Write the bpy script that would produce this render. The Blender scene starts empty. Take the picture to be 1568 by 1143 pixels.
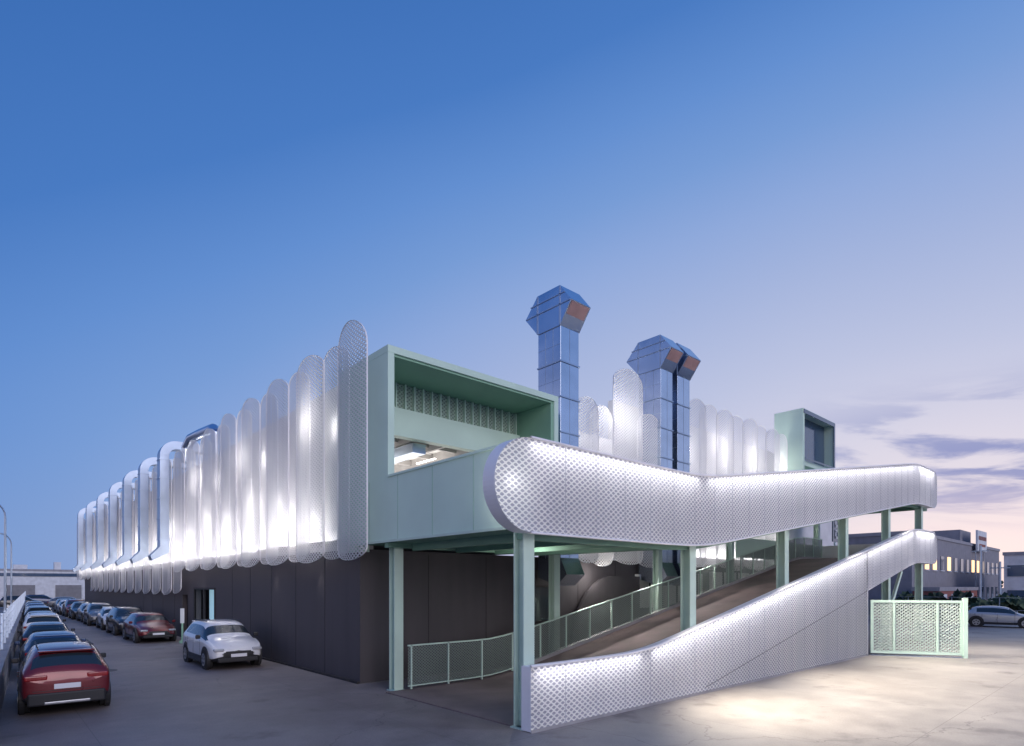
import bpy, math, random
from mathutils import Vector, Matrix
random.seed(4)
S=bpy.context.scene
S.view_settings.view_transform='Standard'; S.view_settings.look='None'; S.view_settings.exposure=0
def lin(c):
    return tuple(((v/255)/12.92 if v/255<=.04045 else ((v/255+.055)/1.055)**2.4) for v in c)+(1,)

# ------------------------------------------------------------------ materials
def newmat(n):
    m=bpy.data.materials.new(n); m.use_nodes=True
    nt=m.node_tree; b=nt.nodes['Principled BSDF']; return m,nt,b
def N(nt,t,**k):
    n=nt.nodes.new(t)
    for a,v in k.items(): setattr(n,a,v)
    return n
def L(nt,a,b): nt.links.new(a,b)
def M(nt,op,a,b=None,c=None):
    n=N(nt,'ShaderNodeMath',operation=op)
    for i,v in enumerate((a,b,c)):
        if v is None: continue
        if isinstance(v,(int,float)): n.inputs[i].default_value=v
        else: L(nt,v,n.inputs[i])
    return n.outputs[0]
def simple(n,col,rough=.6,metal=0,var=.12,scale=1.5,bump=0,coat=0,streak=False):
    m,nt,b=newmat(n)
    tc=N(nt,'ShaderNodeTexCoord'); mp=N(nt,'ShaderNodeMapping'); L(nt,tc.outputs['Object'],mp.inputs[0])
    if streak: mp.inputs['Scale'].default_value=(3,3,.35)
    nz=N(nt,'ShaderNodeTexNoise'); nz.inputs['Scale'].default_value=scale; nz.inputs['Detail'].default_value=4
    L(nt,mp.outputs[0],nz.inputs[0])
    mr=N(nt,'ShaderNodeMapRange'); mr.inputs[1].default_value=.3; mr.inputs[2].default_value=.7
    mr.inputs[3].default_value=1-var; mr.inputs[4].default_value=1+var; L(nt,nz.outputs[0],mr.inputs[0])
    mx=N(nt,'ShaderNodeVectorMath',operation='SCALE'); mx.inputs[0].default_value=col[:3]; L(nt,mr.outputs[0],mx.inputs['Scale'])
    L(nt,mx.outputs[0],b.inputs['Base Color'])
    b.inputs['Metallic'].default_value=metal
    b.inputs['Coat Weight'].default_value=coat
    r2=M(nt,'MULTIPLY_ADD',nz.outputs[0],.2,max(0,rough-.1)); L(nt,r2,b.inputs['Roughness'])
    if bump:
        bp=N(nt,'ShaderNodeBump'); bp.inputs['Strength'].default_value=.4; bp.inputs['Distance'].default_value=bump
        n2=N(nt,'ShaderNodeTexNoise'); n2.inputs['Scale'].default_value=scale*12; L(nt,tc.outputs['Object'],n2.inputs[0])
        L(nt,n2.outputs[0],bp.inputs['Height']); L(nt,bp.outputs[0],b.inputs['Normal'])
    return m
def emis(n,col,s):
    m,nt,b=newmat(n); b.inputs['Base Color'].default_value=col
    b.inputs['Emission Color'].default_value=col; b.inputs['Emission Strength'].default_value=s; return m
def perf(n,col,su,sv,hu,hv,trans=.3,rough=.45,back=None,panel=1.0):
    """stamped metal sheet; back=None -> open holes, back=colour -> holes backed by a grey sheet"""
    m,nt,b=newmat(n)
    tc=N(nt,'ShaderNodeTexCoord'); sp=N(nt,'ShaderNodeSeparateXYZ'); L(nt,tc.outputs['Object'],sp.inputs[0])
    u=M(nt,'ADD',sp.outputs[0],sp.outputs[1]); v=sp.outputs[2]
    def cell(off):
        fu=M(nt,'SUBTRACT',M(nt,'FRACT',M(nt,'MULTIPLY_ADD',u,1/su,off+100)),.5)
        fv=M(nt,'SUBTRACT',M(nt,'FRACT',M(nt,'MULTIPLY_ADD',v,1/sv,off+100)),.5)
        a=M(nt,'ABSOLUTE',M(nt,'MULTIPLY',fu,su/hu)); c=M(nt,'ABSOLUTE',M(nt,'MULTIPLY',fv,sv/hv))
        return M(nt,'POWER',M(nt,'ADD',M(nt,'POWER',a,1.4),M(nt,'POWER',c,1.4)),1/1.4)
    d=M(nt,'MINIMUM',cell(0),cell(.5))
    hole=M(nt,'LESS_THAN',d,1.0)
    mr=N(nt,'ShaderNodeMapRange'); mr.inputs[1].default_value=.8; mr.inputs[2].default_value=1.5; L(nt,d,mr.inputs[0])
    bp=N(nt,'ShaderNodeBump'); bp.inputs['Strength'].default_value=.9; bp.inputs['Distance'].default_value=.025
    L(nt,mr.outputs[0],bp.inputs['Height']); L(nt,bp.outputs[0],b.inputs['Normal'])
    b.inputs['Roughness'].default_value=rough
    wn=N(nt,'ShaderNodeTexWhiteNoise',noise_dimensions='1D'); L(nt,M(nt,'FLOOR',M(nt,'MULTIPLY_ADD',u,1/panel,.1)),wn.inputs['W'])
    nz=N(nt,'ShaderNodeTexNoise'); nz.inputs['Scale'].default_value=1.1; nz.inputs['Detail'].default_value=3
    mp=N(nt,'ShaderNodeMapping'); mp.inputs['Scale'].default_value=(2,2,.5); L(nt,tc.outputs['Object'],mp.inputs[0]); L(nt,mp.outputs[0],nz.inputs[0])
    tone=M(nt,'ADD',M(nt,'MULTIPLY_ADD',wn.outputs[0],.07,.93),M(nt,'MULTIPLY_ADD',nz.outputs[0],.16,-.08))
    cs=N(nt,'ShaderNodeVectorMath',operation='SCALE'); cs.inputs[0].default_value=col[:3]; L(nt,tone,cs.inputs['Scale'])
    base=cs.outputs[0]
    tl=N(nt,'ShaderNodeBsdfTranslucent')
    m1=N(nt,'ShaderNodeMixShader'); m1.inputs[0].default_value=trans
    L(nt,b.outputs[0],m1.inputs[1]); L(nt,tl.outputs[0],m1.inputs[2])
    if back is None:
        L(nt,base,b.inputs['Base Color']); L(nt,base,tl.inputs[0])
        tr=N(nt,'ShaderNodeBsdfTransparent'); m2=N(nt,'ShaderNodeMixShader')
        L(nt,hole,m2.inputs[0]); L(nt,m1.outputs[0],m2.inputs[1]); L(nt,tr.outputs[0],m2.inputs[2])
        L(nt,m2.outputs[0],nt.nodes['Material Output'].inputs[0])
    else:
        mx=N(nt,'ShaderNodeMix',data_type='RGBA'); L(nt,hole,mx.inputs[0]); L(nt,base,mx.inputs[6]); mx.inputs[7].default_value=back
        L(nt,mx.outputs[2],b.inputs['Base Color']); L(nt,mx.outputs[2],tl.inputs[0])
        L(nt,m1.outputs[0],nt.nodes['Material Output'].inputs[0])
    return m

WHITE=(.88,.87,.88,1)
m_band=perf('perforated_white_band',WHITE,.175,.12,.054,.032,.38,back=(.36,.37,.44,1))
m_scr=perf('perforated_white_screen',WHITE,.15,.12,.037,.026,.52,panel=1.7)
m_mesh=perf('fence_mesh',(.22,.27,.25,1),.10,.08,.025,.018,.1)
m_gmesh=perf('gate_mesh',(.56,.66,.60,1),.16,.13,.044,.034,.1)
m_gperf=perf('green_perforated',(.58,.74,.63,1),.14,.12,.034,.026,.2,back=(.26,.36,.30,1))
m_rim=simple('white_metal_edge',(.86,.85,.88),.4,var=.04)
m_green=simple('pale_green_paint',(.58,.76,.65),.5,var=.05,scale=.7)
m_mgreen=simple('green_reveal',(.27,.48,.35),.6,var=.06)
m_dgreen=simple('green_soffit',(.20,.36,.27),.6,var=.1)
m_col=simple('green_column_paint',(.52,.67,.58),.45,var=.06)
m_dark=simple('dark_cladding',(.074,.065,.071),.7,var=.15,scale=.6,bump=.003,streak=True)
m_dark2=simple('dark_cladding_joint',(.025,.022,.025),.7)
m_seam=simple('seam_grey',(.16,.16,.19),.6)
m_wallw=simple('light_render_wall',(.64,.64,.67),.8,var=.08)
m_conc=simple('concrete_grey',(.32,.31,.32),.85,var=.15,scale=1.2,bump=.004)
m_ramp=simple('ramp_asphalt',(.19,.145,.14),.8,var=.25,scale=.8,bump=.006)
m_steel=simple('stainless_duct',(.56,.64,.76),.22,metal=.96,var=.10,scale=.9)
m_duct=simple('galvanised_duct',(.44,.52,.64),.34,metal=.9,var=.12,scale=.9)
m_rust=simple('louvre_copper',(.42,.26,.25),.6,var=.15,scale=2)
m_black=simple('black_plastic',(.022,.022,.025),.55)
m_tyre=simple('tyre_rubber',(.02,.02,.02),.85)
m_alloy=simple('alloy_wheel',(.45,.46,.48),.3,metal=.8)
m_glass=simple('dark_glass',(.02,.03,.04),.14,var=.02,coat=.6)
m_bglass=simple('blue_window_glass',(.05,.09,.16),.15,var=.05,coat=.5)
m_plate=simple('number_plate',(.75,.76,.8),.5,var=.02)
m_tail=simple('tail_lamp',(.30,.01,.012),.25,coat=.8)
m_head=simple('head_lamp',(.6,.62,.66),.15,metal=.4,coat=.8)
m_roof=simple('flat_roof',(.22,.22,.24),.9)
m_int=simple('interior_white',(.78,.77,.75),.8,var=.05)
m_line=simple('road_paint',(.34,.33,.32),.8,var=.35,scale=6)
m_led=emis('led_tube',(1,.97,.92,1),2.5)
m_lit=emis('lit_window',(1,.62,.3,1),1.8)
m_litb=emis('lit_doorway',(.45,.75,.9,1),.45)

def ground_mat():
    m,nt,b=newmat('asphalt_yard')
    tc=N(nt,'ShaderNodeTexCoord')
    def nz(s,d=5,r=.6):
        n=N(nt,'ShaderNodeTexNoise'); n.inputs['Scale'].default_value=s; n.inputs['Detail'].default_value=d; n.inputs['Roughness'].default_value=r
        L(nt,tc.outputs['Object'],n.inputs[0]); return n.outputs[0]
    a=nz(.16); c=nz(1.1); f=nz(28,3)
    sp=N(nt,'ShaderNodeSeparateXYZ'); L(nt,tc.outputs['Object'],sp.inputs[0])
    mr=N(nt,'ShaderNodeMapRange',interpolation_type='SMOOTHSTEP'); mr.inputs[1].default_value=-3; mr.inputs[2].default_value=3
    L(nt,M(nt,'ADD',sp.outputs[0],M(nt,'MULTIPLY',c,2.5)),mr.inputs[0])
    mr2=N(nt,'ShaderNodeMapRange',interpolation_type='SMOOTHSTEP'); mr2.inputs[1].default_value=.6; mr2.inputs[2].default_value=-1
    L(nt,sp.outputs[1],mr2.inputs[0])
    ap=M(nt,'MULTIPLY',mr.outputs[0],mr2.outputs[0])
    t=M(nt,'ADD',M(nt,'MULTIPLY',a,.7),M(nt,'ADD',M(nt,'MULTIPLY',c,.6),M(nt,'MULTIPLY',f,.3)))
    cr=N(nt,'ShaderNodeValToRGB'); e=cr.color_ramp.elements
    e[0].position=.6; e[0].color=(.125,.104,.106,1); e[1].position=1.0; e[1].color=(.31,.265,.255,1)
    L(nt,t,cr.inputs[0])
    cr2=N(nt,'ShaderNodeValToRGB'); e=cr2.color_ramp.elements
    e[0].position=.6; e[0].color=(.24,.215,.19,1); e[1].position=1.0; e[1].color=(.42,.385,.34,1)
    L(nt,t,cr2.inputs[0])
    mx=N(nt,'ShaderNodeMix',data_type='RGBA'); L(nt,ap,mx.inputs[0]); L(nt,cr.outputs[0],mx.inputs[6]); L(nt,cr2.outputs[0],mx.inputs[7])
    st=nz(.55,4,.6)
    ms=N(nt,'ShaderNodeMapRange',interpolation_type='SMOOTHSTEP'); ms.inputs[1].default_value=.56; ms.inputs[2].default_value=.72; L(nt,st,ms.inputs[0])
    mx2=N(nt,'ShaderNodeMix',data_type='RGBA'); L(nt,M(nt,'MULTIPLY',ms.outputs[0],.5),mx2.inputs[0]); L(nt,mx.outputs[2],mx2.inputs[6]); mx2.inputs[7].default_value=(.06,.053,.056,1)
    def joint(sock,off):
        fr=M(nt,'FRACT',M(nt,'MULTIPLY_ADD',sock,1/5.0,off+50)); return M(nt,'LESS_THAN',fr,.003)
    jj=M(nt,'MAXIMUM',joint(sp.outputs[0],.3),joint(sp.outputs[1],.1))
    vo=N(nt,'ShaderNodeTexVoronoi',feature='DISTANCE_TO_EDGE'); vo.inputs['Scale'].default_value=.13
    n3=N(nt,'ShaderNodeTexNoise'); n3.inputs['Scale'].default_value=.9; n3.inputs['Detail'].default_value=5; L(nt,tc.outputs['Object'],n3.inputs[0])
    s3=N(nt,'ShaderNodeVectorMath',operation='SCALE'); s3.inputs['Scale'].default_value=1.6; L(nt,n3.outputs[1],s3.inputs[0])
    wv=N(nt,'ShaderNodeVectorMath',operation='ADD'); L(nt,tc.outputs['Object'],wv.inputs[0]); L(nt,s3.outputs[0],wv.inputs[1]); L(nt,wv.outputs[0],vo.inputs[0])
    ck=M(nt,'LESS_THAN',vo.outputs[0],.0022)
    lines=M(nt,'MAXIMUM',M(nt,'MULTIPLY',jj,.35),M(nt,'MULTIPLY',ck,.3))
    mx3=N(nt,'ShaderNodeMix',data_type='RGBA'); L(nt,lines,mx3.inputs[0]); L(nt,mx2.outputs[2],mx3.inputs[6]); mx3.inputs[7].default_value=(.04,.035,.04,1)
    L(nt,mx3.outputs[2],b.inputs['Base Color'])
    L(nt,M(nt,'MULTIPLY_ADD',c,.5,.35),b.inputs['Roughness'])
    bp=N(nt,'ShaderNodeBump'); bp.inputs['Strength'].default_value=.4; bp.inputs['Distance'].default_value=.012; L(nt,f,bp.inputs['Height']); L(nt,bp.outputs[0],b.inputs['Normal'])
    return m
m_ground=ground_mat()

# ------------------------------------------------------------------ helpers
def empty(n,loc=(0,0,0),rot=0,scale=1):
    e=bpy.data.objects.new(n,None); S.collection.objects.link(e); e.location=loc; e.rotation_euler=(0,0,rot); e.scale=(scale,)*3; e.empty_display_size=.3
    return e
def mesh(n,vs,fs,mats,mi=None,parent=None,smooth=False):
    me=bpy.data.meshes.new(n); me.from_pydata([tuple(v) for v in vs],[],fs); 
    if not isinstance(mats,(list,tuple)): mats=[mats]
    for m in mats: me.materials.append(m)
    if mi:
        for p,i in zip(me.polygons,mi): p.material_index=i
    if smooth:
        for p in me.polygons: p.use_smooth=True
    me.update()
    o=bpy.data.objects.new(n,me); S.collection.objects.link(o)
    if parent: o.parent=parent
    return o
def boxes(n,bl,mat,parent=None,bevel=0):
    vs=[];fs=[]
    for (x0,x1,y0,y1,z0,z1) in bl:
        k=len(vs)
        vs+=[(x0,y0,z0),(x1,y0,z0),(x1,y1,z0),(x0,y1,z0),(x0,y0,z1),(x1,y0,z1),(x1,y1,z1),(x0,y1,z1)]
        fs+=[tuple(k+i for i in f) for f in ((0,3,2,1),(4,5,6,7),(0,1,5,4),(1,2,6,5),(2,3,7,6),(3,0,4,7))]
    o=mesh(n,vs,fs,mat,parent=parent)
    if bevel:
        b=o.modifiers.new('b','BEVEL'); b.width=bevel; b.segments=2
    return o
def prism(n,pts,axis,c0,c1,mat,parent=None):
    def P(p,c): return (c,p[0],p[1]) if axis=='x' else ((p[0],c,p[1]) if axis=='y' else (p[0],p[1],c))
    k=len(pts); vs=[P(p,c0) for p in pts]+[P(p,c1) for p in pts]
    fs=[tuple(range(k)),tuple(range(2*k-1,k-1,-1))]+[(i,(i+1)%k,k+(i+1)%k,k+i) for i in range(k)]
    return mesh(n,vs,fs,mat,parent=parent)
def cyl(n,p0,p1,r,mat,parent=None,seg=16,r1=None):
    p0=Vector(p0);p1=Vector(p1);d=(p1-p0).normalized()
    a=d.orthogonal().normalized();b=d.cross(a); r1=r if r1 is None else r1
    vs=[];fs=[]
    for p,rr in ((p0,r),(p1,r1)):
        for i in range(seg):
            t=2*math.pi*i/seg; vs.append(p+a*rr*math.cos(t)+b*rr*math.sin(t))
    fs=[(i,(i+1)%seg,seg+(i+1)%seg,seg+i) for i in range(seg)]+[tuple(range(seg-1,-1,-1)),tuple(range(seg,2*seg))]
    return mesh(n,vs,fs,mat,parent=parent)
def strip(bots,tops,ext,acc,mi0=0,mi1=1):
    vs,fs,mi=acc
    k=len(vs);n=len(bots)
    for b,t in zip(bots,tops): vs+= [b,t]
    for i in range(n-1):
        fs.append((k+2*i,k+2*i+2,k+2*i+3,k+2*i+1)); mi.append(mi0)
    ring=list(bots)+list(reversed(tops)); r=len(ring); k=len(vs)
    ex=Vector(ext); outv=-ex.normalized()*.012
    vs+= [tuple(Vector(p)+outv) for p in ring]+[tuple(Vector(p)+ex) for p in ring]
    for i in range(r):
        j=(i+1)%r
        fs.append((k+i,k+j,k+r+j,k+r+i)); mi.append(mi1)

# ------------------------------------------------------------------ scalloped screens
def scallop(acc,axis,plane,c,w,z0,z1,out,bulge=.10,depth=.03,et=.55,eb=.36):
    bots=[];tops=[];R=w/2; n=17
    for i in range(n):
        th=math.pi*i/(n-1); t=-math.cos(th)*R
        h=1-math.sqrt(max(0,1-(t/R)**2))
        off=plane+out*bulge*(1-(t/R)**2)
        zb=z0+h*eb; zt=z1-h*et
        if axis=='x': bots.append((off,c+t,zb)); tops.append((off,c+t,zt))
        else: bots.append((c+t,off,zb)); tops.append((c+t,off,zt))
    ext=(-out*depth,0,0) if axis=='x' else (0,-out*depth,0)
    strip(bots,tops,ext,acc)

factory=empty('factory_building')
acc=([],[],[])
b=5.72; i=0
duct_y=(27.6,33,38.5,44.5,51,58,64.5)
while b<70.5:
    w=2.1 if i%2==0 else 1.8
    pl=-.42 if i%2==0 else -.22
    if i==0: w=1.75
    if b<26.6: z0=3.60 + (.0 if i%2==0 else .08)
    elif b<61: z0=2.38+(.0 if i%2==0 else .08)
    else: z0=3.5
    zt=(10.25 if i==0 else 10.05-.007*(b-10)+random.uniform(-.04,.04)+(.05 if i%2==0 else -.04))
    scallop(acc,'x',pl,b+w/2,w,z0,zt,-1,et=.8 if i==0 else .5)
    b+=w-(.30 if i==0 else .56); i+=1
mesh('perforated_screens_side',acc[0],acc[1],[m_scr,m_rim],acc[2],factory,True)
acc=([],[],[])
i=0
for (a0,a1,zt) in ((8.45,10.5,10.0),(10.5,12.5,11.75),(12.5,13.8,10.2),(16.1,26.7,11.62)):
    n=max(1,round((a1-a0)/1.3)); w=(a1-a0)/n
    if zt==11.75: n=1; a0=10.75; w=1.6
    for j in range(n):
        scallop(acc,'y',6.22-(.0 if i%2 else .12),a0+w*(j+.5),w+.36,3.65+(0 if i%2 else .1),zt+random.uniform(-.06,.06),-1); i+=1
mesh('perforated_screens_front',acc[0],acc[1],[m_scr,m_rim],acc[2],factory,True)

# building mass
boxes('dark_base_side',[(.2,.5,7.3,22.0,0,4.0),(.2,.5,25.6,27.0,0,4.0),(.2,.5,28.2,71,0,4.0),(.2,.5,22.0,25.6,2.7,4.0),(.2,.5,27.0,28.2,2.4,4.0)],m_dark,factory)
boxes('dark_base_front',[(.5,40,7.3,7.6,0,3.98)],m_dark,factory)
boxes('base_joints',[(.192,.2,y,y+.02,0,3.9) for y in (9.7,12.1,14.5,16.9,19.3,30,33,36,39)]+[(x,x+.02,7.292,7.3,0,3.9) for x in (2.6,5,7.4,9.8,12.2)],m_dark2,factory)
boxes('door_leaf',[(.42,.48,27.0,28.2,0,2.4)],m_dark2,factory)
boxes('lit_doorway',[(.9,.95,22.0,25.6,0,2.7)],m_litb,factory)
boxes('door_frame',[(.16,.25,21.9,22.0,0,2.8),(.16,.25,25.6,25.7,0,2.8),(.16,.25,23.8,23.9,0,2.7),(.16,.25,22.0,25.6,2.7,2.8)],m_dark2,factory)
boxes('wall_side',[(.5,.8,7.6,71,4.0,9.4)],m_wallw,factory)
boxes('wall_front',[(8.2,40,7.45,7.7,3.98,9.2),(12.6,40,7.7,8.0,9.2,11.1)],m_wallw,factory)
boxes('roof_slab',[(.8,40,7.72,71,9.0,9.18)],m_roof,factory)
boxes('end_wall',[(.5,40,70.7,71,0,9.1)],m_dark,factory)
boxes('front_window',[(6.3,6.36,7.2,7.3,1.5,2.9),(8.2,8.26,7.2,7.3,1.5,2.9),(6.36,8.2,7.2,7.3,2.84,2.9),(6.36,8.2,7.2,7.3,1.5,1.56)],m_dark2,factory)
boxes('front_window_glass',[(6.36,8.2,7.26,7.29,1.56,2.84)],m_glass,factory)
boxes('white_plinth_panels',[(13.6,15.2,7.1,7.29,1.9,3.4),(15.8,19,7.1,7.29,1.9,3.5),(20,26,7.1,7.29,2.4,3.6)],m_int,factory)
boxes('plinth_mullions',[(x,x+.08,7.05,7.1,1.9,3.6) for x in (14.4,16.6,17.6,18.4,21,22.5,24)],m_dark2,factory)
prism('curved_dark_panel',[(9.0,0)]+[(9.0+2.6*(1-math.cos(t)),3.3*math.sin(t)) for t in [math.pi/2*i/10 for i in range(11)]]+[(13.5,3.3),(13.5,0)],'y',6.95,7.08,m_dark,factory)

# green portal
x0,x1,y0,y1,z0,z1=.0,6.62,5.34,7.25,5.2,9.39
boxes('portal_frame',[(x0,x1,y0,y1,z1-.2,z1),(x0,x0+.2,y0,y1,z0,z1-.2),(x1-.2,x1,y0,y1,z0,z1-.2)],m_green,factory,.01)
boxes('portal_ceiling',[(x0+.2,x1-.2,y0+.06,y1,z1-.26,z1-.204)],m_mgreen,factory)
boxes('portal_return',[(0.0,.48,7.25,8.2,3.9,9.36)],m_green,factory)
boxes('portal_perforated_wall',[(.2,6.42,7.2,7.24,8.3,9.12)],m_gperf,factory)
boxes('portal_ribs',[(x,x+.045,7.10,7.2,8.3,9.12) for x in [.3+.33*i for i in range(19)]],m_green,factory)
boxes('portal_beam',[(.2,6.42,6.95,7.25,7.45,8.3)],m_green,factory)
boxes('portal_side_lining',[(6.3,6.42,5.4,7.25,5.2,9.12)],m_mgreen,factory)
# interior room
boxes('room_ceiling',[(.8,8.2,7.3,17,7.9,8.0)],m_int,factory)
boxes('room_walls',[(.8,8.2,17,17.2,4.4,7.9),(8.0,8.2,7.3,17,4.4,7.9)],m_int,factory)
boxes('room_floor',[(.5,8.2,7.25,17,4.2,4.4)],m_conc,factory)
bl=[]
for x in [1+1.2*i for i in range(6)]: bl.append((x,x+.1,7.3,17,7.55,7.9))
for y in [8.5,10,11.5,13,14.5]: bl.append((.8,8,y,y+.08,7.68,7.86))
boxes('room_joists',bl,simple('grey_joist',(.45,.43,.42),.6),factory)
boxes('room_led_tubes',[(x,x+.08,y,y+1.2,7.46,7.5) for x in (1.6,4.0,6.4) for y in (9,12,15)],m_led,factory)
boxes('room_ducts',[(2.2,2.7,7.6,16,7.2,7.5),(.8,8,12.2,12.6,6.9,7.2)],m_duct,factory)
# second portal
boxes('roof_portal_frame',[(26.9,31.7,5.34,7.0,12.9,13.1),(26.9,27.1,5.34,7.0,7.0,12.9),(31.5,31.7,5.34,7.0,7.0,12.9)],m_green,factory,.01)
boxes('roof_portal_glass',[(27.1,31.5,5.9,5.95,10.2,12.9)],m_bglass,factory)
boxes('roof_portal_back',[(27.1,31.5,6.9,7.0,7.2,10.2)],m_green,factory)
boxes('roof_portal_sill',[(27.1,31.5,5.5,6.3,9.9,10.2),(27.2,28.6,5.45,6.5,9.0,9.6)],m_green,factory)
boxes('roof_portal_trim',[(26.95,31.65,5.30,5.338,12.82,13.05),(31.45,31.65,5.30,5.338,9.5,12.82),(27.1,31.4,5.30,5.338,10.2,10.28)],m_bglass,factory)

# ------------------------------------------------------------------ chimneys
def chimney(a0,a1):
    e=empty('steel_exhaust_stack')
    b0,b1=6.0,7.15
    boxes('shaft',[(a0,a1,b0,b1,3.9,12.3)],m_steel,e,.01)
    fl=[]
    z=4.6
    while z<12.2:
        fl.append((a0-.035,a1+.035,b0-.035,b1+.035,z,z+.05)); z+=1.28
    boxes('flanges',fl,m_duct,e)
    boxes('seams',[(a0-.01,a0,b0+.37,b0+.385,3.9,12.3),(a0-.01,a0,b0+.76,b0+.775,3.9,12.3),(a0+.48,a0+.495,b0-.01,b0,3.9,12.3)]+[(a0-.008,a0,b0,b1,zz+.64,zz+.65) for zz in [4.6+1.28*q for q in range(6)]],m_duct,e)
    prof=[(b0,12.3),(b1,12.3),(7.8,13.05),(b1,13.74),(b0,13.74),(5.45,13.05)]
    prism('hood',prof,'x',a0-.04,a1+.04,m_steel,e)
    aa=a0-.05
    boxes('hood_rib',[(aa-.02,aa+.01,yy-.02,yy+.02,12.32,13.7) for yy in (b0,b1)],m_duct,e)
    boxes('hood_band',[(aa-.02,aa+.01,5.5,7.75,13.03,13.07),(aa-.02,aa+.01,5.75,7.5,13.4,13.43)],m_duct,e)
    off=Vector((0,-.81,-.59))*.012
    vs=[Vector((a0+.02,b0,12.34))+off,Vector((a1-.02,b0,12.34))+off,Vector((a1-.02,5.47,13.02))+off,Vector((a0+.02,5.47,13.02))+off]
    mesh('mouth_mesh',vs,[(0,1,2,3)],m_rust,parent=e)
    prism('elbow',[(b0,3.9),(b1,3.9),(b1,3.2),(b0+.2,2.9),(b0-.3,3.3)],'x',a0,a1,m_steel,e)
chimney(7.42,8.40); chimney(13.7,14.6); chimney(15.0,16.0)

for y in duct_y:
    e=empty('ventilation_duct')
    x0,x1=-1.02,-.58
    zt=9.95
    boxes('riser',[(x0,x1,y,y+.7,5.0,zt)],m_duct,e,.01)
    boxes('flanges',[(x0-.03,x1+.03,y-.03,y+.73,z,z+.05) for z in (5.4,6.5,7.6,8.7,9.7)],m_duct,e)
    out=[(x0,zt)]+[((x0+.85)-.85*math.cos(t),zt+.85*math.sin(t)) for t in [math.pi/2*i/8 for i in range(1,9)]]
    inn=[((x1+.42)-.42*math.cos(t),zt+.42*math.sin(t)) for t in [math.pi/2*i/8 for i in range(8,0,-1)]]
    poly=out+[(1.6,zt+.85),(1.6,zt+.42)]+inn+[(x1,zt)]
    prism('gooseneck',poly,'y',y,y+.7,m_duct,e)
    prism('outlet',[(x0,5.0),(x1,5.0),(x1,4.7),(x0-.35,4.25),(x0-.45,4.5)],'y',y,y+.7,m_duct,e)
e=empty('roof_duct')
pts=[Vector((-.2,25.6,9.3)),Vector((-.2,25.6,10.1)),Vector((-.1,25.1,10.5)),Vector((.1,24.2,10.6)),Vector((.3,22.6,10.6)),Vector((.3,22.2,10.3)),Vector((.3,22.1,9.2))]
for p,q in zip(pts,pts[1:]): cyl('pipe',p,q,.24,m_steel,e,20)

# ------------------------------------------------------------------ ramp structure
ramp=empty('double_ramp')
def sm(a,a0,a1,z0,z1,k=.45):
    s=(z1-z0)/(a1-a0)
    def sp(x): return k*math.log1p(math.exp(x/k)) if x/k<30 else x
    return z0+s*(sp(a-a0)-sp(a-a1))
ut=lambda a: sm(a,6.3,26.6,5.80,8.98)
ub=lambda a: sm(a,6.3,26.6,3.95,7.05)
lt=lambda a: sm(a,3.7,26.2,1.30,5.72)
ls=lambda a: sm(a,3.7,26.2,-.40,4.05)
YB=-.3
def bandcols(a0,a1,top,bot,left_r=None,right_r=.55):
    xs=[]
    if left_r:
        for i in range(17): xs.append(a0-left_r*math.cos(math.pi/2*i/16))
    else: xs.append(a0)
    x=a0+.3
    while x<a1-right_r: xs.append(x); x+=.3
    if right_r>0:
        for i in range(9): xs.append(a1-right_r+right_r*math.sin(math.pi/2*i/8))
    else: xs.append(a1)
    B=[];T=[]
    for x in xs:
        t=top(x);b_=bot(x)
        if left_r and x<a0:
            m=(t+b_)/2;h=(t-b_)/2; f=math.sqrt(max(0,1-((a0-x)/left_r)**2)); t=m+h*f;b_=m-h*f
        if right_r>0 and x>a1-right_r:
            f=math.sqrt(max(0,1-((x-(a1-right_r))/right_r)**2)); t=t-right_r*(1-f)*1.0; b_=b_+right_r*(1-f)*.8
        B.append((x,YB,b_));T.append((x,YB,t))
    return B,T
acc=([],[],[])
B,T=bandcols(-.1,30.2,ut,ub,.93)
strip(B,T,(0,.34,0),acc)
B,T=bandcols(-.1,19.2,lt,lambda a:.02,None,0)
strip(B,T,(0,.26,0),acc)
B,T=bandcols(19.2,30.2,lt,ls,None,.55)
strip(B,T,(0,.26,0),acc)
mesh('perforated_parapet_bands',acc[0],acc[1],[m_band,m_rim],acc[2],ramp,False)
def sheet(n,ft,fb,x0,x1,y,mat):
    vs=[];fs=[];K=60
    for i in range(K+1):
        x=x0+(x1-x0)*i/K; vs+=[(x,y,fb(x)),(x,y,ft(x))]
    for i in range(K): fs.append((2*i,2*i+2,2*i+3,2*i+1))
    return mesh(n,vs,fs,mat,parent=ramp)
sheet('inner_sheet_upper',lambda a:ut(a)-.01,lambda a:ub(a)+.01,.0,29.6,-.0,m_wallw)
sheet('inner_sheet_lower',lambda a:lt(a)-.01,lambda a:max(.03,ls(a)+.02),.0,29.6,-.06,m_wallw)
def rail_line(n,f,x0,x1,y,r,mat,step=.5):
    vs=[];fs=[];x=x0;seg=8
    P=[]
    while x<x1: P.append((x,f(x)));x+=step
    P.append((x1,f(x1)))
    for (x,z) in P:
        for i in range(seg):
            t=2*math.pi*i/seg; vs.append((x,y+r*math.cos(t),z+r*math.sin(t)))
    for j in range(len(P)-1):
        for i in range(seg): fs.append((j*seg+i,j*seg+(i+1)%seg,(j+1)*seg+(i+1)%seg,(j+1)*seg+i))
    return mesh(n,vs,fs,mat,parent=ramp,smooth=True)
rail_line('upper_cap',lambda a:ut(a)+.01,-.1,29.6,YB-.01,.03,m_rim)
rail_line('upper_foot',lambda a:ub(a)-.01,-.1,29.6,YB-.01,.025,m_rim)
rail_line('lower_cap',lambda a:lt(a)+.01,-.1,29.6,YB-.01,.03,m_rim)
bl=[];x=.9
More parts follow.
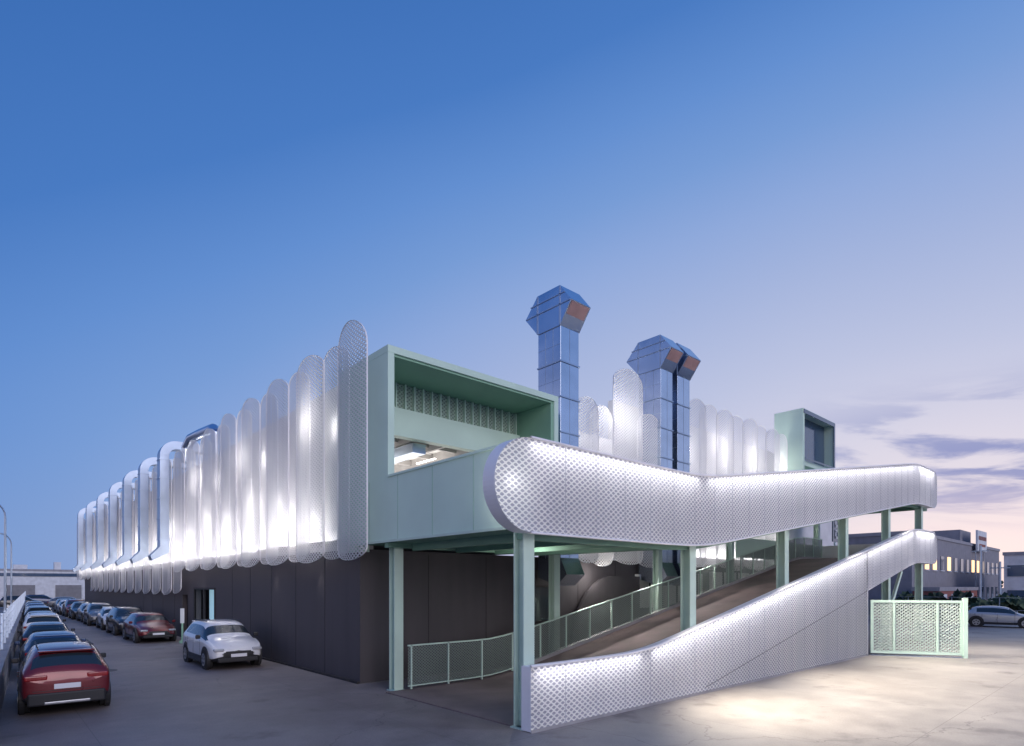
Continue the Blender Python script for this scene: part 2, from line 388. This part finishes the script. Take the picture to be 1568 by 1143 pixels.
m_joint=simple('band_joint',(.45,.46,.53),.5)
while x<29.5:
    bl.append((x,x+.012,YB-.010,YB-.004,ub(x)+.03,ut(x)-.03))
    bl.append((x+.0,x+.012,YB-.010,YB-.004,.04 if x<19.1 else ls(x)+.03,lt(x)-.03)); x+=1.0
boxes('panel_joints',bl,m_joint,ramp)
sheet('ramp_seam',lambda a:ls(a)+.022,lambda a:ls(a),6.4,19.2,YB-.012,m_seam)
boxes('band_end_post',[(19.2,19.26,YB-.02,.0,0,2.7)],m_rim,ramp)
boxes('skirting',[(-.1,19.2,YB-.03,YB-.014,0.0,.06)],m_conc,ramp)
def slab(n,fz,x0,x1,y0,y1,th,mat):
    vs=[];fs=[];K=50
    for i in range(K+1):
        x=x0+(x1-x0)*i/K; z=fz(x)
        zb=z-th
        vs+=[(x,y0,z),(x,y1,z),(x,y1,zb),(x,y0,zb)]
    for i in range(K):
        k=4*i
        for j in range(4): fs.append((k+j,k+(j+1)%4,k+4+(j+1)%4,k+4+j))
    fs+=[(0,1,2,3),(4*K+3,4*K+2,4*K+1,4*K)]
    return mesh(n,vs,fs,mat,parent=ramp)
slab('lower_roadway',lambda a:max(.03,ls(a)+.40),.0,30,-.03,5.45,.28,m_ramp)
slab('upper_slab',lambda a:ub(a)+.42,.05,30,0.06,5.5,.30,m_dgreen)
slab('upper_roadway',lambda a:ub(a)+.44,.05,30,0.1,5.45,.015,m_ramp)
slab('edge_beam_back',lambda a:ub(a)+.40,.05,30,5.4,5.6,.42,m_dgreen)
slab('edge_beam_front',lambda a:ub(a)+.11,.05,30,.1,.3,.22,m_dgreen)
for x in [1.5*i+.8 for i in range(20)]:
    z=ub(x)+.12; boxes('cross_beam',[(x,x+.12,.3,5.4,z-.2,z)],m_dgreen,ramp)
slab('lower_edge_beam',lambda a:ls(a)+.15,12,30,5.2,5.45,.3,m_green)
slab('back_kerb',lambda a:ls(a)+.52,5.2,30,5.25,5.44,.12,m_conc)
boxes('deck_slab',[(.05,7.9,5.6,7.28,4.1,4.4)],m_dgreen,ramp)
boxes('fascia',[(-.02,.05,.02,8.2,4.08,5.80)],m_green,ramp)
boxes('fascia_cap',[(-.05,.12,.02,5.30,5.80,5.86)],m_green,ramp)
boxes('fascia_joints',[(-.026,-.02,y,y+.01,4.1,5.79) for y in (1.6,3.2,4.8,6.3)],m_mgreen,ramp)
boxes('fascia_lip',[(-.06,-.02,.02,8.2,4.06,4.12)],m_col,ramp)
def Bcol(x,y,z0,z1,w=.15):
    t=.03
    boxes('column',[(x-w,x+w,y-w,y-w+t,z0,z1),(x-w,x+w,y+w-t,y+w,z0,z1),(x-.03,x+.03,y-w+t,y+w-t,z0,z1),(x-w-.05,x+w+.05,y-w-.05,y+w+.05,z0,z0+.03)],m_col,ramp)
Bcol(.13,.13,0,4.1,.15)
for x in (6.3,12.2,17.8,23.2,28.6): Bcol(x,.14,0,ub(x)+.1,.15)
for x in (.42,6.7,12.9,19.0,25.0,29.6): Bcol(x,5.62,0,ub(x)+.1,.14)
cyl('brace',(22.0,.14,0),(25.5,.14,3.6),.09,m_col,ramp,4)
slab('upper_back_parapet',lambda a:ub(a)+1.5,8.2,26.8,5.46,5.52,1.08,m_mesh)
boxes('end_return_upper',[(29.95,30.02,.05,5.5,7.1,8.6)],m_rim,ramp)
boxes('end_return_lower',[(29.95,30.02,.05,5.5,4.05,5.3)],m_rim,ramp)
boxes('landing',[(26.7,32,5.6,7.3,7.1,7.45),(26.7,32,5.6,7.3,3.98,4.4)],m_green,ramp)
boxes('landing_screen',[(19.4,30,5.5,5.54,4.3,5.3)],m_green,ramp)
fz=lambda a:max(.05,ls(a)+.42)
x=.7; bl=[]
while x<29.6:
    z=fz(x); bl.append((x-.02,x+.02,5.27,5.33,z,z+1.22)); x+=1.25
boxes('fence_posts',bl,m_col,ramp)
slab('fence_top_rail',lambda a:fz(a)+1.22,.6,29.6,5.27,5.33,.04,m_col)
slab('fence_mid_rail',lambda a:fz(a)+.10,.6,29.6,5.28,5.32,.03,m_col)
sheet('fence_mesh',lambda a:fz(a)+1.17,lambda a:fz(a)+.09,.6,29.6,5.3,m_mesh)

# ------------------------------------------------------------------ gate
g=empty('mesh_gate',(19.45,-.35,0)); 
d=Vector((21.1-19.45,-3.15+.35,0)); g.rotation_euler=(0,0,math.atan2(d.y,d.x)); LG=d.length
boxes('frame',[(0,LG,-.05,.05,.1,.2),(0,LG,-.05,.05,2.2,2.3),(0,.1,-.05,.05,.2,2.2),(LG-.1,LG,-.05,.05,.2,2.2),(LG*.25,LG*.25+.07,-.05,.05,.2,2.2),(LG*.72,LG*.72+.07,-.05,.05,.2,2.2)],m_green,g)
boxes('infill',[(.1,LG-.1,-.01,.01,.2,2.2)],m_gmesh,g)
boxes('end_post',[(LG,LG+.14,-.1,.1,0,2.4)],m_green,g)
boxes('ground_track',[(0,LG,-.09,.09,0.0,.03)],m_steel,g)

# ------------------------------------------------------------------ cars
def car(loc,rot,color,kind='suv',metal=.35,sc=1):
    e=empty('parked_car',loc,rot,sc)
    Lc=4.3
    Z=1.0 if kind=='suv' else .93
    nm='car_paint_%.2f_%.2f'%(color[0],color[2])
    paint=bpy.data.materials.get(nm) or simple(nm,color,.3,metal=metal if sum(color)<1.5 else 0,var=.02,coat=1)
    if kind=='suv':
        st=[(0,.36,.62,.64,.62,.50),(.02,.26,.74,.77,.76,.62),(.08,.22,.90,.95,.86,.70),(.22,.20,1.0,1.06,.89,.72),(.26,.20,1.02,1.14,.90,.69),(.37,.20,1.03,1.50,.90,.62),(.44,.20,1.04,1.58,.90,.62),
        (.60,.20,1.05,1.62,.91,.63),(.78,.20,1.07,1.60,.90,.62),(.86,.20,1.08,1.57,.90,.61),(.925,.22,1.10,1.50,.88,.58),(.975,.27,1.08,1.14,.86,.68),(.99,.30,.98,1.02,.83,.68),(1.0,.40,.84,.86,.76,.62)]
    else:
        st=[(0,.36,.60,.62,.62,.50),(.02,.26,.70,.73,.76,.62),(.10,.22,.86,.91,.86,.70),(.26,.20,.98,1.03,.89,.72),(.30,.20,1.0,1.12,.90,.69),(.40,.20,1.01,1.48,.90,.60),(.46,.20,1.02,1.55,.90,.60),
        (.60,.20,1.04,1.60,.91,.61),(.74,.20,1.06,1.57,.90,.60),(.80,.20,1.07,1.54,.90,.60),(.86,.22,1.09,1.46,.88,.58),(.955,.27,1.08,1.13,.85,.66),(.985,.30,.98,1.02,.82,.66),(1.0,.40,.84,.86,.74,.60)]
    vs=[];fs=[];mi=[]
    for (t,zb,zl,zt,wb,wt) in st:
        y=-Lc/2+t*Lc
        half=[(0,zb),(.82*wb,zb),(wb,zb+.16),(wb*1.005,(zb+zl)/2),(wb,zl-.10),(wb*.955,zl),(wt+.035,zt-.08),(wt-.07,zt-.005),(0,zt+.015)]
        ring=[(x,z) for x,z in half]+[(-x,z) for x,z in reversed(half[1:-1])]
        vs+=[(x,y,z*Z) for x,z in ring]
    n=16
    for i in range(len(st)-1):
        for j in range(n):
            fs.append((i*n+j,i*n+(j+1)%n,(i+1)*n+(j+1)%n,(i+1)*n+j))
            jj=j if j<8 else 15-j
            m=0
            if jj==5 and 3<=i<=8: m=1
            if jj in (6,7) and i==4: m=1
            if jj in (6,7) and i==10: m=1
            if jj in (0,1): m=2
            mi.append(m)
    fs.append(tuple(range(n-1,-1,-1))); mi.append(2)
    fs.append(tuple((len(st)-1)*n+j for j in range(n))); mi.append(0)
    o=mesh('body',vs,fs,[paint,m_glass,m_black],mi,e,True)
    ss=o.modifiers.new('s','SUBSURF'); ss.levels=2; ss.render_levels=2
    for sx in (-1,1):
        for wy in (-1.33,1.30):
            cyl('wheel_arch',(sx*.80,wy,.36),(sx*.905,wy,.36),.43,m_black,e,28)
            cyl('tyre',(sx*.70,wy,.33),(sx*.925,wy,.33),.335,m_tyre,e,28)
            cyl('rim',(sx*.90,wy,.33),(sx*.930,wy,.33),.22,m_alloy,e,20)
            for k in range(5):
                t=2*math.pi*k/5+.3
                cyl('rim_gap',(sx*.92,wy+.13*math.cos(t),.33+.13*math.sin(t)),(sx*.9335,wy+.13*math.cos(t),.33+.13*math.sin(t)),.045,m_black,e,8)
    yr=Lc/2; yf=-Lc/2
    boxes('sills',[(-.93,-.84,-.9,.9,.20,.30),(.84,.93,-.9,.9,.20,.30)],m_black,e,.02)
    boxes('rear_bumper',[(-.76,.76,yr-.18,yr+.03,.26,.56*Z)],m_black,e,.04)
    boxes('bumper_skid',[(-.45,.45,yr-.10,yr+.045,.28,.35)],m_alloy,e,.02)
    boxes('tail_lamps',[(-.82,-.38,yr-.14,yr-.002,.86*Z,.98*Z),(.38,.82,yr-.14,yr-.002,.86*Z,.98*Z)],m_tail,e,.03)
    boxes('rear_plate',[(-.26,.26,yr-.02,yr+.018,.64*Z,.76*Z)],m_plate,e,.005)
    boxes('roof_spoiler',[(-.56,.56,yr-.44,yr-.24,1.50*Z,1.54*Z)],paint,e,.015)
    boxes('tail_gap',[(-.66,.66,yr-.05,yr+.004,.600*Z,.612*Z)],m_black,e)
    boxes('front_bumper',[(-.66,.66,yf-.03,yf+.14,.26,.42*Z)],m_black,e,.04)
    boxes('grille',[(-.42,.42,yf-.018,yf+.1,.48*Z,.64*Z)],m_black,e,.03)
    boxes('head_lamps',[(-.78,-.46,yf-.0,yf+.22,.64*Z,.74*Z),(.46,.78,yf-.0,yf+.22,.64*Z,.74*Z)],m_head,e,.03)
    boxes('front_plate',[(-.26,.26,yf-.04,yf-.02,.44*Z,.55*Z)],m_plate,e,.004)
    boxes('mirrors',[(-1.06,-.90,-.88,-.78,1.02*Z,1.16*Z),(.90,1.06,-.88,-.78,1.02*Z,1.16*Z)],m_black if kind=='suv' else paint,e,.03)
    boxes('door_gaps',[(sx*.912-.002,sx*.912+.002,y,y+.012,.34,1.0*Z) for sx in (-1,1) for y in (-.78,.14,.98)],m_black,e)
    boxes('door_handles',[(sx*.925-.012,sx*.925+.012,y,y+.16,.86*Z,.885*Z) for sx in (-1,1) for y in (-.06,.80)],paint,e,.006)
    if kind=='suv':
        boxes('roof_rails',[(-.58,-.55,-.35,1.35,1.585,1.62),(.55,.58,-.35,1.35,1.585,1.62)],m_black,e,.01)
        boxes('side_cladding',[(sx*.90-.022,sx*.90+.022,-.92,.90,.28,.44) for sx in (-1,1)],m_black,e,.015)
    return e
RED=(.15,.008,.014);WH=(.72,.73,.76);BLK=(.025,.027,.035);GRY=(.16,.17,.19);SIL=(.42,.43,.46);BLU=(.03,.05,.12)
for (b_,c,k) in ((15.0,WH,'suv'),(27.6,RED,'hatch'),(33.6,BLK,'suv'),(39.2,WH,'hatch'),(44.6,GRY,'suv'),(50,SIL,'hatch'),(55.4,BLK,'hatch'),(60.8,RED,'suv'),(66.2,WH,'hatch'),(72,GRY,'hatch')):
    car((-1.50+random.uniform(-.1,.1),b_,0),random.uniform(-.03,.03),c,k)
for (b_,c,k) in ((9.9,RED,'suv'),(16.6,BLU,'hatch'),(23.2,BLK,'hatch'),(30.5,WH,'suv'),(37,GRY,'hatch'),(43,BLK,'suv'),(50,BLK,'hatch'),(57,BLU,'hatch'),(65,GRY,'hatch')):
    car((-6.62+.040*(b_-9.7),b_,0),math.pi-.04+random.uniform(-.02,.02),c,k,sc=.93)
for (a_,b_,c,k,r) in ((45,-.8,SIL,'hatch',.1),(50,4.5,BLK,'hatch',.05),(0,84,GRY,'hatch',1.4),(-4.5,88,BLK,'suv',1.5),(4.5,92,WH,'suv',1.5),(-2,98,BLU,'suv',1.5)):
    car((a_,b_,0),r,c,k)
# small green post with a slim notice next to the red car
p=empty('parking_post',(-.62,24.6,0)); cyl('post',(0,0,0),(0,0,1.0),.045,m_mgreen,p,10); cyl('base',(0,0,0),(0,0,.12),.14,m_mgreen,p,14)
boxes('notice',[(-.09,.09,-.02,.02,1.0,1.75)],m_plate,p)

# ------------------------------------------------------------------ ground
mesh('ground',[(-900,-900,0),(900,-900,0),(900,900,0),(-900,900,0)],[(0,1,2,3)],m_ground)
mk=empty('parking_markings')
boxes('bay_lines',[(-2.9,-.3,12+5.6*i,12.1+5.6*i,.004,.006) for i in range(1,11)],m_line,mk)
mh=empty('manhole_cover'); cyl('cover',(-5.0,15.5,.0),(-5.0,15.5,.008),.35,simple('cast_iron',(.06,.055,.055),.6),mh,24)
boxes('curb_by_factory',[(.10,.19,7.3,21.9,0,.06)],m_dark2,factory)

w=empty('boundary_wall',(-8.75,-8.66,0),-math.atan(.047))
boxes('wall',[(-.12,.12,0,110,0,1.0)],m_conc,w)
boxes('coping',[(-.16,.16,0,110,1.0,1.06)],m_conc,w)
boxes('posts',[(-.03,.03,2.5*i,2.5*i+.06,1.06,2.1) for i in range(44)],m_duct,w)
boxes('wires',[(-.006,.006,0,110,z,z+.012) for z in (1.3,1.55,1.8,2.05)],m_duct,w)

def lamp(x,y,h,rot):
    e=empty('street_lamp',(x,y,0),rot)
    cyl('pole',(0,0,0),(0,0,h-1),.09,m_duct,e,10,.06)
    P=[Vector((0,0,h-1))]+[Vector((.9*(1-math.cos(t)),0,h-1+1.0*math.sin(t))) for t in [math.pi/2*i/6 for i in range(1,7)]]
    for p,q in zip(P,P[1:]): cyl('arm',p,q,.05,m_duct,e,8)
    boxes('lantern',[(.8,1.3,-.12,.12,h-.08,h+.04)],m_duct,e,.03)
    boxes('lens',[(.85,1.25,-.09,.09,h-.10,h-.085)],m_lit,e)
lamp(-7.0,44,8.6,math.pi); lamp(-6.1,66,7.9,math.pi); lamp(-6.6,100,7.5,math.pi)

# ------------------------------------------------------------------ background buildings
m_par=simple('parapet_grey',(.3,.3,.34),.7)
def bld(nm,x0,x1,y0,y1,h,mat):
    e=empty(nm)
    boxes('walls',[(x0,x1,y0,y1,0,h)],mat,e)
    boxes('parapet',[(x0-.1,x1+.1,y0-.1,y1+.1,h,h+.35)],m_par,e)
    return e
m_wh=simple('warehouse_white',(.62,.65,.70),.8)
m_pur=simple('office_grey_render',(.24,.24,.28),.8)
m_brick=simple('red_panel',(.26,.10,.09),.8)
e=bld('warehouse',-14,14,132,160,5.6,m_wh)
boxes('stripe',[(-14.02,14,131.9,131.99,4.6,5.2)],m_bglass,e)
boxes('doors',[(x,x+4,131.85,131.98,0,3.0) for x in (-12,-5,2,8)],m_roof,e)
boxes('roof_units',[(-4,-2,134,137,5.95,6.8),(2,3,134,136,5.95,7.4)],m_wh,e)
e=bld('warehouse',-60,-16,120,150,4.6,simple('shed_blue_grey',(.22,.26,.33),.8))
boxes('lit_openings',[(x,x+1.2,119.9,119.99,2.2,2.8) for x in (-40,-32,-24,-18)],m_lit,e)
e=bld('office_building',59,103,8,30,7.9,m_pur)
bl=[];bl2=[];fr=[]
for i in range(14):
    x=60.5+3.05*i
    for z in (1.2,4.6):
        (bl2 if (z>2 and i in (1,2,4,8,9)) else bl).append((x,x+1.3,7.93,7.99,z,z+1.5))
        fr.append((x-.1,x+1.4,7.88,7.99,z-.14,z-.02))
boxes('windows',bl,m_bglass,e); boxes('lit_windows',bl2,m_lit,e); boxes('sills',fr,m_wh,e)
boxes('stair_block',[(84,90,9,14,8.25,10)],m_pur,e)
sg=empty('company_sign'); boxes('panel',[(85,90.5,7.4,7.6,7.3,9.9)],m_wh,sg); boxes('lettering',[(85.6+.8*i,86.1+.8*i,7.36,7.39,8.7,9.2) for i in range(6)]+[(86,89.5,7.36,7.39,7.9,8.2)],m_brick,sg)
boxes('posts',[(85.2,85.3,7.6,7.7,0,7.4),(90.2,90.3,7.6,7.7,0,7.4)],m_duct,sg)
e=bld('workshop_building',75,92,-9,3.4,6.2,m_wh)
boxes('windows',[(74.93,74.99,y,y+1.6,z,z+1.2) for y in (-7,-4,-1,1.5) for z in (1.2,3.9)],m_bglass,e)
boxes('base_band',[(74.94,75,-9,3.4,0,1.0)],m_brick,e)
e=bld('low_shop_building',56,72,5.2,7.2,2.4,m_brick)
boxes('shutters',[(x,x+1.6,5.1,5.19,0,2.1) for x in (57,60.5,64,68)],m_wh,e)
sg=empty('banner_sign'); boxes('board',[(30.7,31.9,5.1,5.16,5.6,7.3)],m_bglass,sg)
boxes('letters',[(31.0,31.6,5.07,5.09,z,z+.14) for z in (5.8,6.2,6.5,6.94)]+[(31.0,31.14,5.07,5.09,z,z+.46) for z in (5.82,6.55)]+[(31.46,31.6,5.07,5.09,5.82,6.25)],m_plate,sg)
boxes('post',[(31.25,31.4,5.17,5.25,0,7.05)],m_duct,sg)
f=empty('yard_fence')
boxes('posts',[(50,50.06,y,y+.06,0,2) for y in range(-30,8,3)],m_duct,f)
boxes('rails',[(50.01,50.04,-30,8,z,z+.03) for z in (.1,1,1.95)],m_duct,f)
boxes('plinth',[(49.9,50.2,-30,8,0,.5)],m_conc,f)
for (x,y,h) in ((70,-1,8.2),(66,3.9,6.9),(58,1.2,5.0)):
    p=empty('utility_pole'); cyl('pole',(x,y,0),(x,y,h),.1,m_duct,p,8); boxes('crossarm',[(x-.04,x+.04,y-.7,y+.7,h-.6,h-.5)],m_duct,p)
m_leaf=simple('foliage',(.05,.075,.04),.8,var=.5,scale=.8)
vs=[];fs=[]
def clump(cx,cy,cz,R,n):
    for _ in range(n):
        v=Vector((random.gauss(0,1),random.gauss(0,1),random.gauss(0,.8))); v=v.normalized()*R*random.uniform(.4,1)
        p=Vector((cx,cy,cz))+v; s=random.uniform(.12,.3)
        a_=Vector((random.gauss(0,1),random.gauss(0,1),random.gauss(0,1))).normalized()*s; b_=a_.orthogonal().normalized()*s
        k=len(vs); vs.extend([p-a_-b_,p+a_-b_,p+a_+b_,p-a_+b_]); fs.append((k,k+1,k+2,k+3))
for i in range(46):
    clump(110+random.uniform(-6,6),random.uniform(-26,34),random.uniform(1.4,3.2),random.uniform(1.2,2.2),130)
for i in range(10):
    clump(53.5+random.uniform(-.5,.5),-1+1.0*i,random.uniform(.8,1.6),.9,120)
mesh('distant_trees',vs,fs,m_leaf)

# ------------------------------------------------------------------ lamps on site, plus added fill strips
def light(n,kind,loc,energy,col=(1,.95,.90),rot=(0,0,0),**k):
    l=bpy.data.lights.new(n,kind); l.energy=energy; l.color=col
    for a_,v in k.items(): setattr(l,a_,v)
    o=bpy.data.objects.new(n,l); S.collection.objects.link(o); o.location=loc; o.rotation_euler=rot; return o
def aim(o,d): o.rotation_euler=Vector(d).to_track_quat('-Z','Y').to_euler()
y=8.0;i=0
while y<70:
    light('screen_uplight','POINT',(.12,y,5.0 if i%2 else 5.9),38,shadow_soft_size=.15)
    y+=3.3 if y<30 else 6; i+=1
for y in (9.6,16.2,22.8): light('screen_uplight','POINT',(.12,y,8.1),34,shadow_soft_size=.15)
for (y0,y1) in ((7.6,27),(27,70)):
    o=light('screen_fill_strip','AREA',(.42,(y0+y1)/2,4.3),16*(y1-y0),col=(1,.96,.95),shape='RECTANGLE',size=.12,size_y=y1-y0); o.rotation_euler=(0,math.radians(180-25),0)  # added fill strips behind the side screens, raise their overall glow
for y in (10,14,24): 
    o=light('wall_washer','SPOT',(-.05,y,3.55),10,spot_size=math.radians(80),spot_blend=1,shadow_soft_size=.05); aim(o,(.12,0,-1))
for x in (9.6,18,21.5,25):
    light('screen_uplight','POINT',(x,6.9,6.9),60,shadow_soft_size=.15)
    light('screen_uplight','POINT',(x+.8,6.9,9.8),60,shadow_soft_size=.15)
light('screen_uplight','POINT',(11.6,6.9,9.6),55,shadow_soft_size=.15)
o=light('screen_fill_strip','AREA',(21.3,7.3,4.4),26*10,col=(1,.96,.95),shape='RECTANGLE',size=10,size_y=.12); o.rotation_euler=(math.radians(180-30),0,0)  # added fill strip behind the front screens
def bandlight(x0,x1,f,e_,dz=-.05):
    p0=Vector((x0,-.17,f(x0)+dz)); p1=Vector((x1,-.17,f(x1)+dz)); c=(p0+p1)/2; d=(p1-p0)
    o=light('parapet_luminaire','AREA',c,e_,col=(1,.97,.94),shape='RECTANGLE',size=d.length,size_y=.06)
    xax=d.normalized(); z=Vector((0,0,1)); yax=z.cross(xax).normalized(); z=xax.cross(yax)
    o.rotation_euler=Matrix((xax,yax,z)).transposed().to_euler()
for (x0,x1) in ((-.1,6.1),(6.6,26.3),(26.8,29.6)): bandlight(x0,x1,ut,8*(x1-x0)*(2 if x0>26 else 1))
for (x0,x1) in ((0.1,3.5),(4,25.9),(26.4,29.6)): bandlight(x0,x1,lt,7*(x1-x0)*(2.1 if x0>26 else 1))
light('nose_luminaire','POINT',(-.6,-.14,4.9),3,shadow_soft_size=.08)
light('fascia_glow','POINT',(-.35,.35,4.9),17,shadow_soft_size=.1)
for x in (5,11,17,24):
    o=light('yard_floodlight','SPOT',(x,YB-.16,ub(x)-.1),3600,col=(1,.90,.78),spot_size=math.radians(135),spot_blend=1,shadow_soft_size=.2); aim(o,(.5,-1.6,-1))
for x in (8.5,12,16,21):
    o=light('wall_lantern','SPOT',(x,5.9,fz(x)+1.9),260,col=(1,.93,.90),spot_size=math.radians(110),spot_blend=.4,shadow_soft_size=.05); aim(o,(0,-.9,-1))
light('soffit_lamp','POINT',(3.2,3.4,3.7),45,shadow_soft_size=.12)
light('soffit_lamp','POINT',(10.2,6.55,3.3),50,shadow_soft_size=.12)
o=light('room_light','AREA',(4.3,12,6.2),280,shape='RECTANGLE',size=6,size_y=6); o.rotation_euler=(math.radians(180),0,0)

sunaz=math.radians(-98)
sd=Vector((math.cos(sunaz)*.93,math.sin(sunaz)*.93,.36))
s=light('sun','SUN',(0,0,30),1.25,col=(1,.90,.90),angle=math.radians(40)); aim(s,-sd)

# ------------------------------------------------------------------ world
W=bpy.data.worlds.new('World'); S.world=W; W.use_nodes=True; nt=W.node_tree
bg=nt.nodes['Background']
tc=N(nt,'ShaderNodeTexCoord'); sp=N(nt,'ShaderNodeSeparateXYZ'); L(nt,tc.outputs['Generated'],sp.inputs[0])
X,Y,Z=sp.outputs
def SS(v,a,b,c=0,d=1):
    n=N(nt,'ShaderNodeMapRange',interpolation_type='SMOOTHSTEP'); n.inputs[1].default_value=a; n.inputs[2].default_value=b; n.inputs[3].default_value=c; n.inputs[4].default_value=d
    L(nt,v,n.inputs[0]); return n.outputs[0]
def MIX(f,a,b):
    n=N(nt,'ShaderNodeMix',data_type='RGBA')
    for s_,v in ((0,f),(6,a),(7,b)):
        if isinstance(v,(tuple,float,int)): n.inputs[s_].default_value=v
        else: L(nt,v,n.inputs[s_])
    return n.outputs[2]
gx,gy=math.cos(math.radians(9.8)),math.sin(math.radians(9.8))
dot=M(nt,'ADD',M(nt,'MULTIPLY',X,gx),M(nt,'MULTIPLY',Y,gy))
crs=M(nt,'SUBTRACT',M(nt,'MULTIPLY',Y,gx),M(nt,'MULTIPLY',X,gy))
az=M(nt,'ARCTAN2',crs,dot); el=M(nt,'ARCSINE',Z); aaz=M(nt,'ABSOLUTE',az)
a1=M(nt,'DIVIDE',az,math.radians(100)); e1=M(nt,'DIVIDE',el,math.radians(44))
D=M(nt,'SQRT',M(nt,'ADD',M(nt,'MULTIPLY',a1,a1),M(nt,'MULTIPLY',e1,e1)))
nz=N(nt,'ShaderNodeTexNoise'); nz.inputs['Scale'].default_value=1.2; nz.inputs['Detail'].default_value=2; L(nt,tc.outputs['Generated'],nz.inputs[0])
D=M(nt,'ADD',D,M(nt,'MULTIPLY',M(nt,'SUBTRACT',nz.outputs[0],.5),.10))
cr=N(nt,'ShaderNodeValToRGB'); el_=cr.color_ramp.elements
stops=[(0,(242,230,233)),(.15,(224,218,231)),(.36,(186,194,224)),(.48,(164,180,220)),(.58,(142,168,218)),(.66,(118,155,213)),(.74,(98,142,208)),(.84,(72,122,194)),(1.0,(58,108,180))]
for i,(p,c) in enumerate(stops):
    e=el_[i] if i<2 else el_.new(p)
    e.position=p; e.color=lin(c)
L(nt,M(nt,'MULTIPLY',D,1/1.2),cr.inputs[0])
hz=SS(el,.22,-.02,0,.4)
c1=MIX(hz,cr.outputs[0],lin((140,158,200)))
back_fill=M(nt,'MULTIPLY',SS(aaz,math.radians(88),math.radians(135)),SS(el,.42,.14))  # extra brightness added to the unseen sky behind, lifts ambient on the facades
c1=MIX(back_fill,c1,lin((228,220,232)))
cv=N(nt,'ShaderNodeCombineXYZ'); L(nt,M(nt,'MULTIPLY',az,3.2),cv.inputs[0]); L(nt,M(nt,'ADD',M(nt,'MULTIPLY',el,17),M(nt,'MULTIPLY',az,-2.0)),cv.inputs[1])
cn=N(nt,'ShaderNodeTexNoise'); cn.inputs['Scale'].default_value=1.5; cn.inputs['Detail'].default_value=7; cn.inputs['Roughness'].default_value=.55; cn.inputs['Distortion'].default_value=.4; L(nt,cv.outputs[0],cn.inputs[0])
cm=SS(cn.outputs[0],.44,.58)
cf=M(nt,'MULTIPLY',M(nt,'MULTIPLY',cm,SS(el,.30,.17)),M(nt,'MULTIPLY',SS(M(nt,'ABSOLUTE',M(nt,'ADD',az,.05)),.42,.12),SS(el,.06,.11)))
c2=MIX(M(nt,'MULTIPLY',cf,.9),c1,lin((118,136,194)))
pf=M(nt,'MULTIPLY',M(nt,'MULTIPLY',SS(el,.15,.05),SS(aaz,.8,0)),.7)
c3=MIX(pf,c2,lin((243,228,234)))
sky=N(nt,'ShaderNodeTexSky',sky_type='NISHITA'); sky.sun_disc=False; sky.sun_elevation=math.radians(4); sky.sun_rotation=math.radians(90)-math.radians(9.8)
sc=N(nt,'ShaderNodeVectorMath',operation='SCALE'); sc.inputs['Scale'].default_value=.10; L(nt,sky.outputs[0],sc.inputs[0])
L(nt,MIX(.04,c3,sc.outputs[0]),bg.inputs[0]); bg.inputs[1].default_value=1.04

# ------------------------------------------------------------------ camera
cd=bpy.data.cameras.new('camera'); cam=bpy.data.objects.new('camera',cd); S.collection.objects.link(cam)
cam.location=(-8.08,-8.66,2.9); cam.rotation_euler=(math.radians(90),0,-math.asin(.6676))
cd.sensor_width=36; cd.lens=36*902/1568; cd.shift_y=325.5/1568; cd.clip_end=3000
S.camera=cam
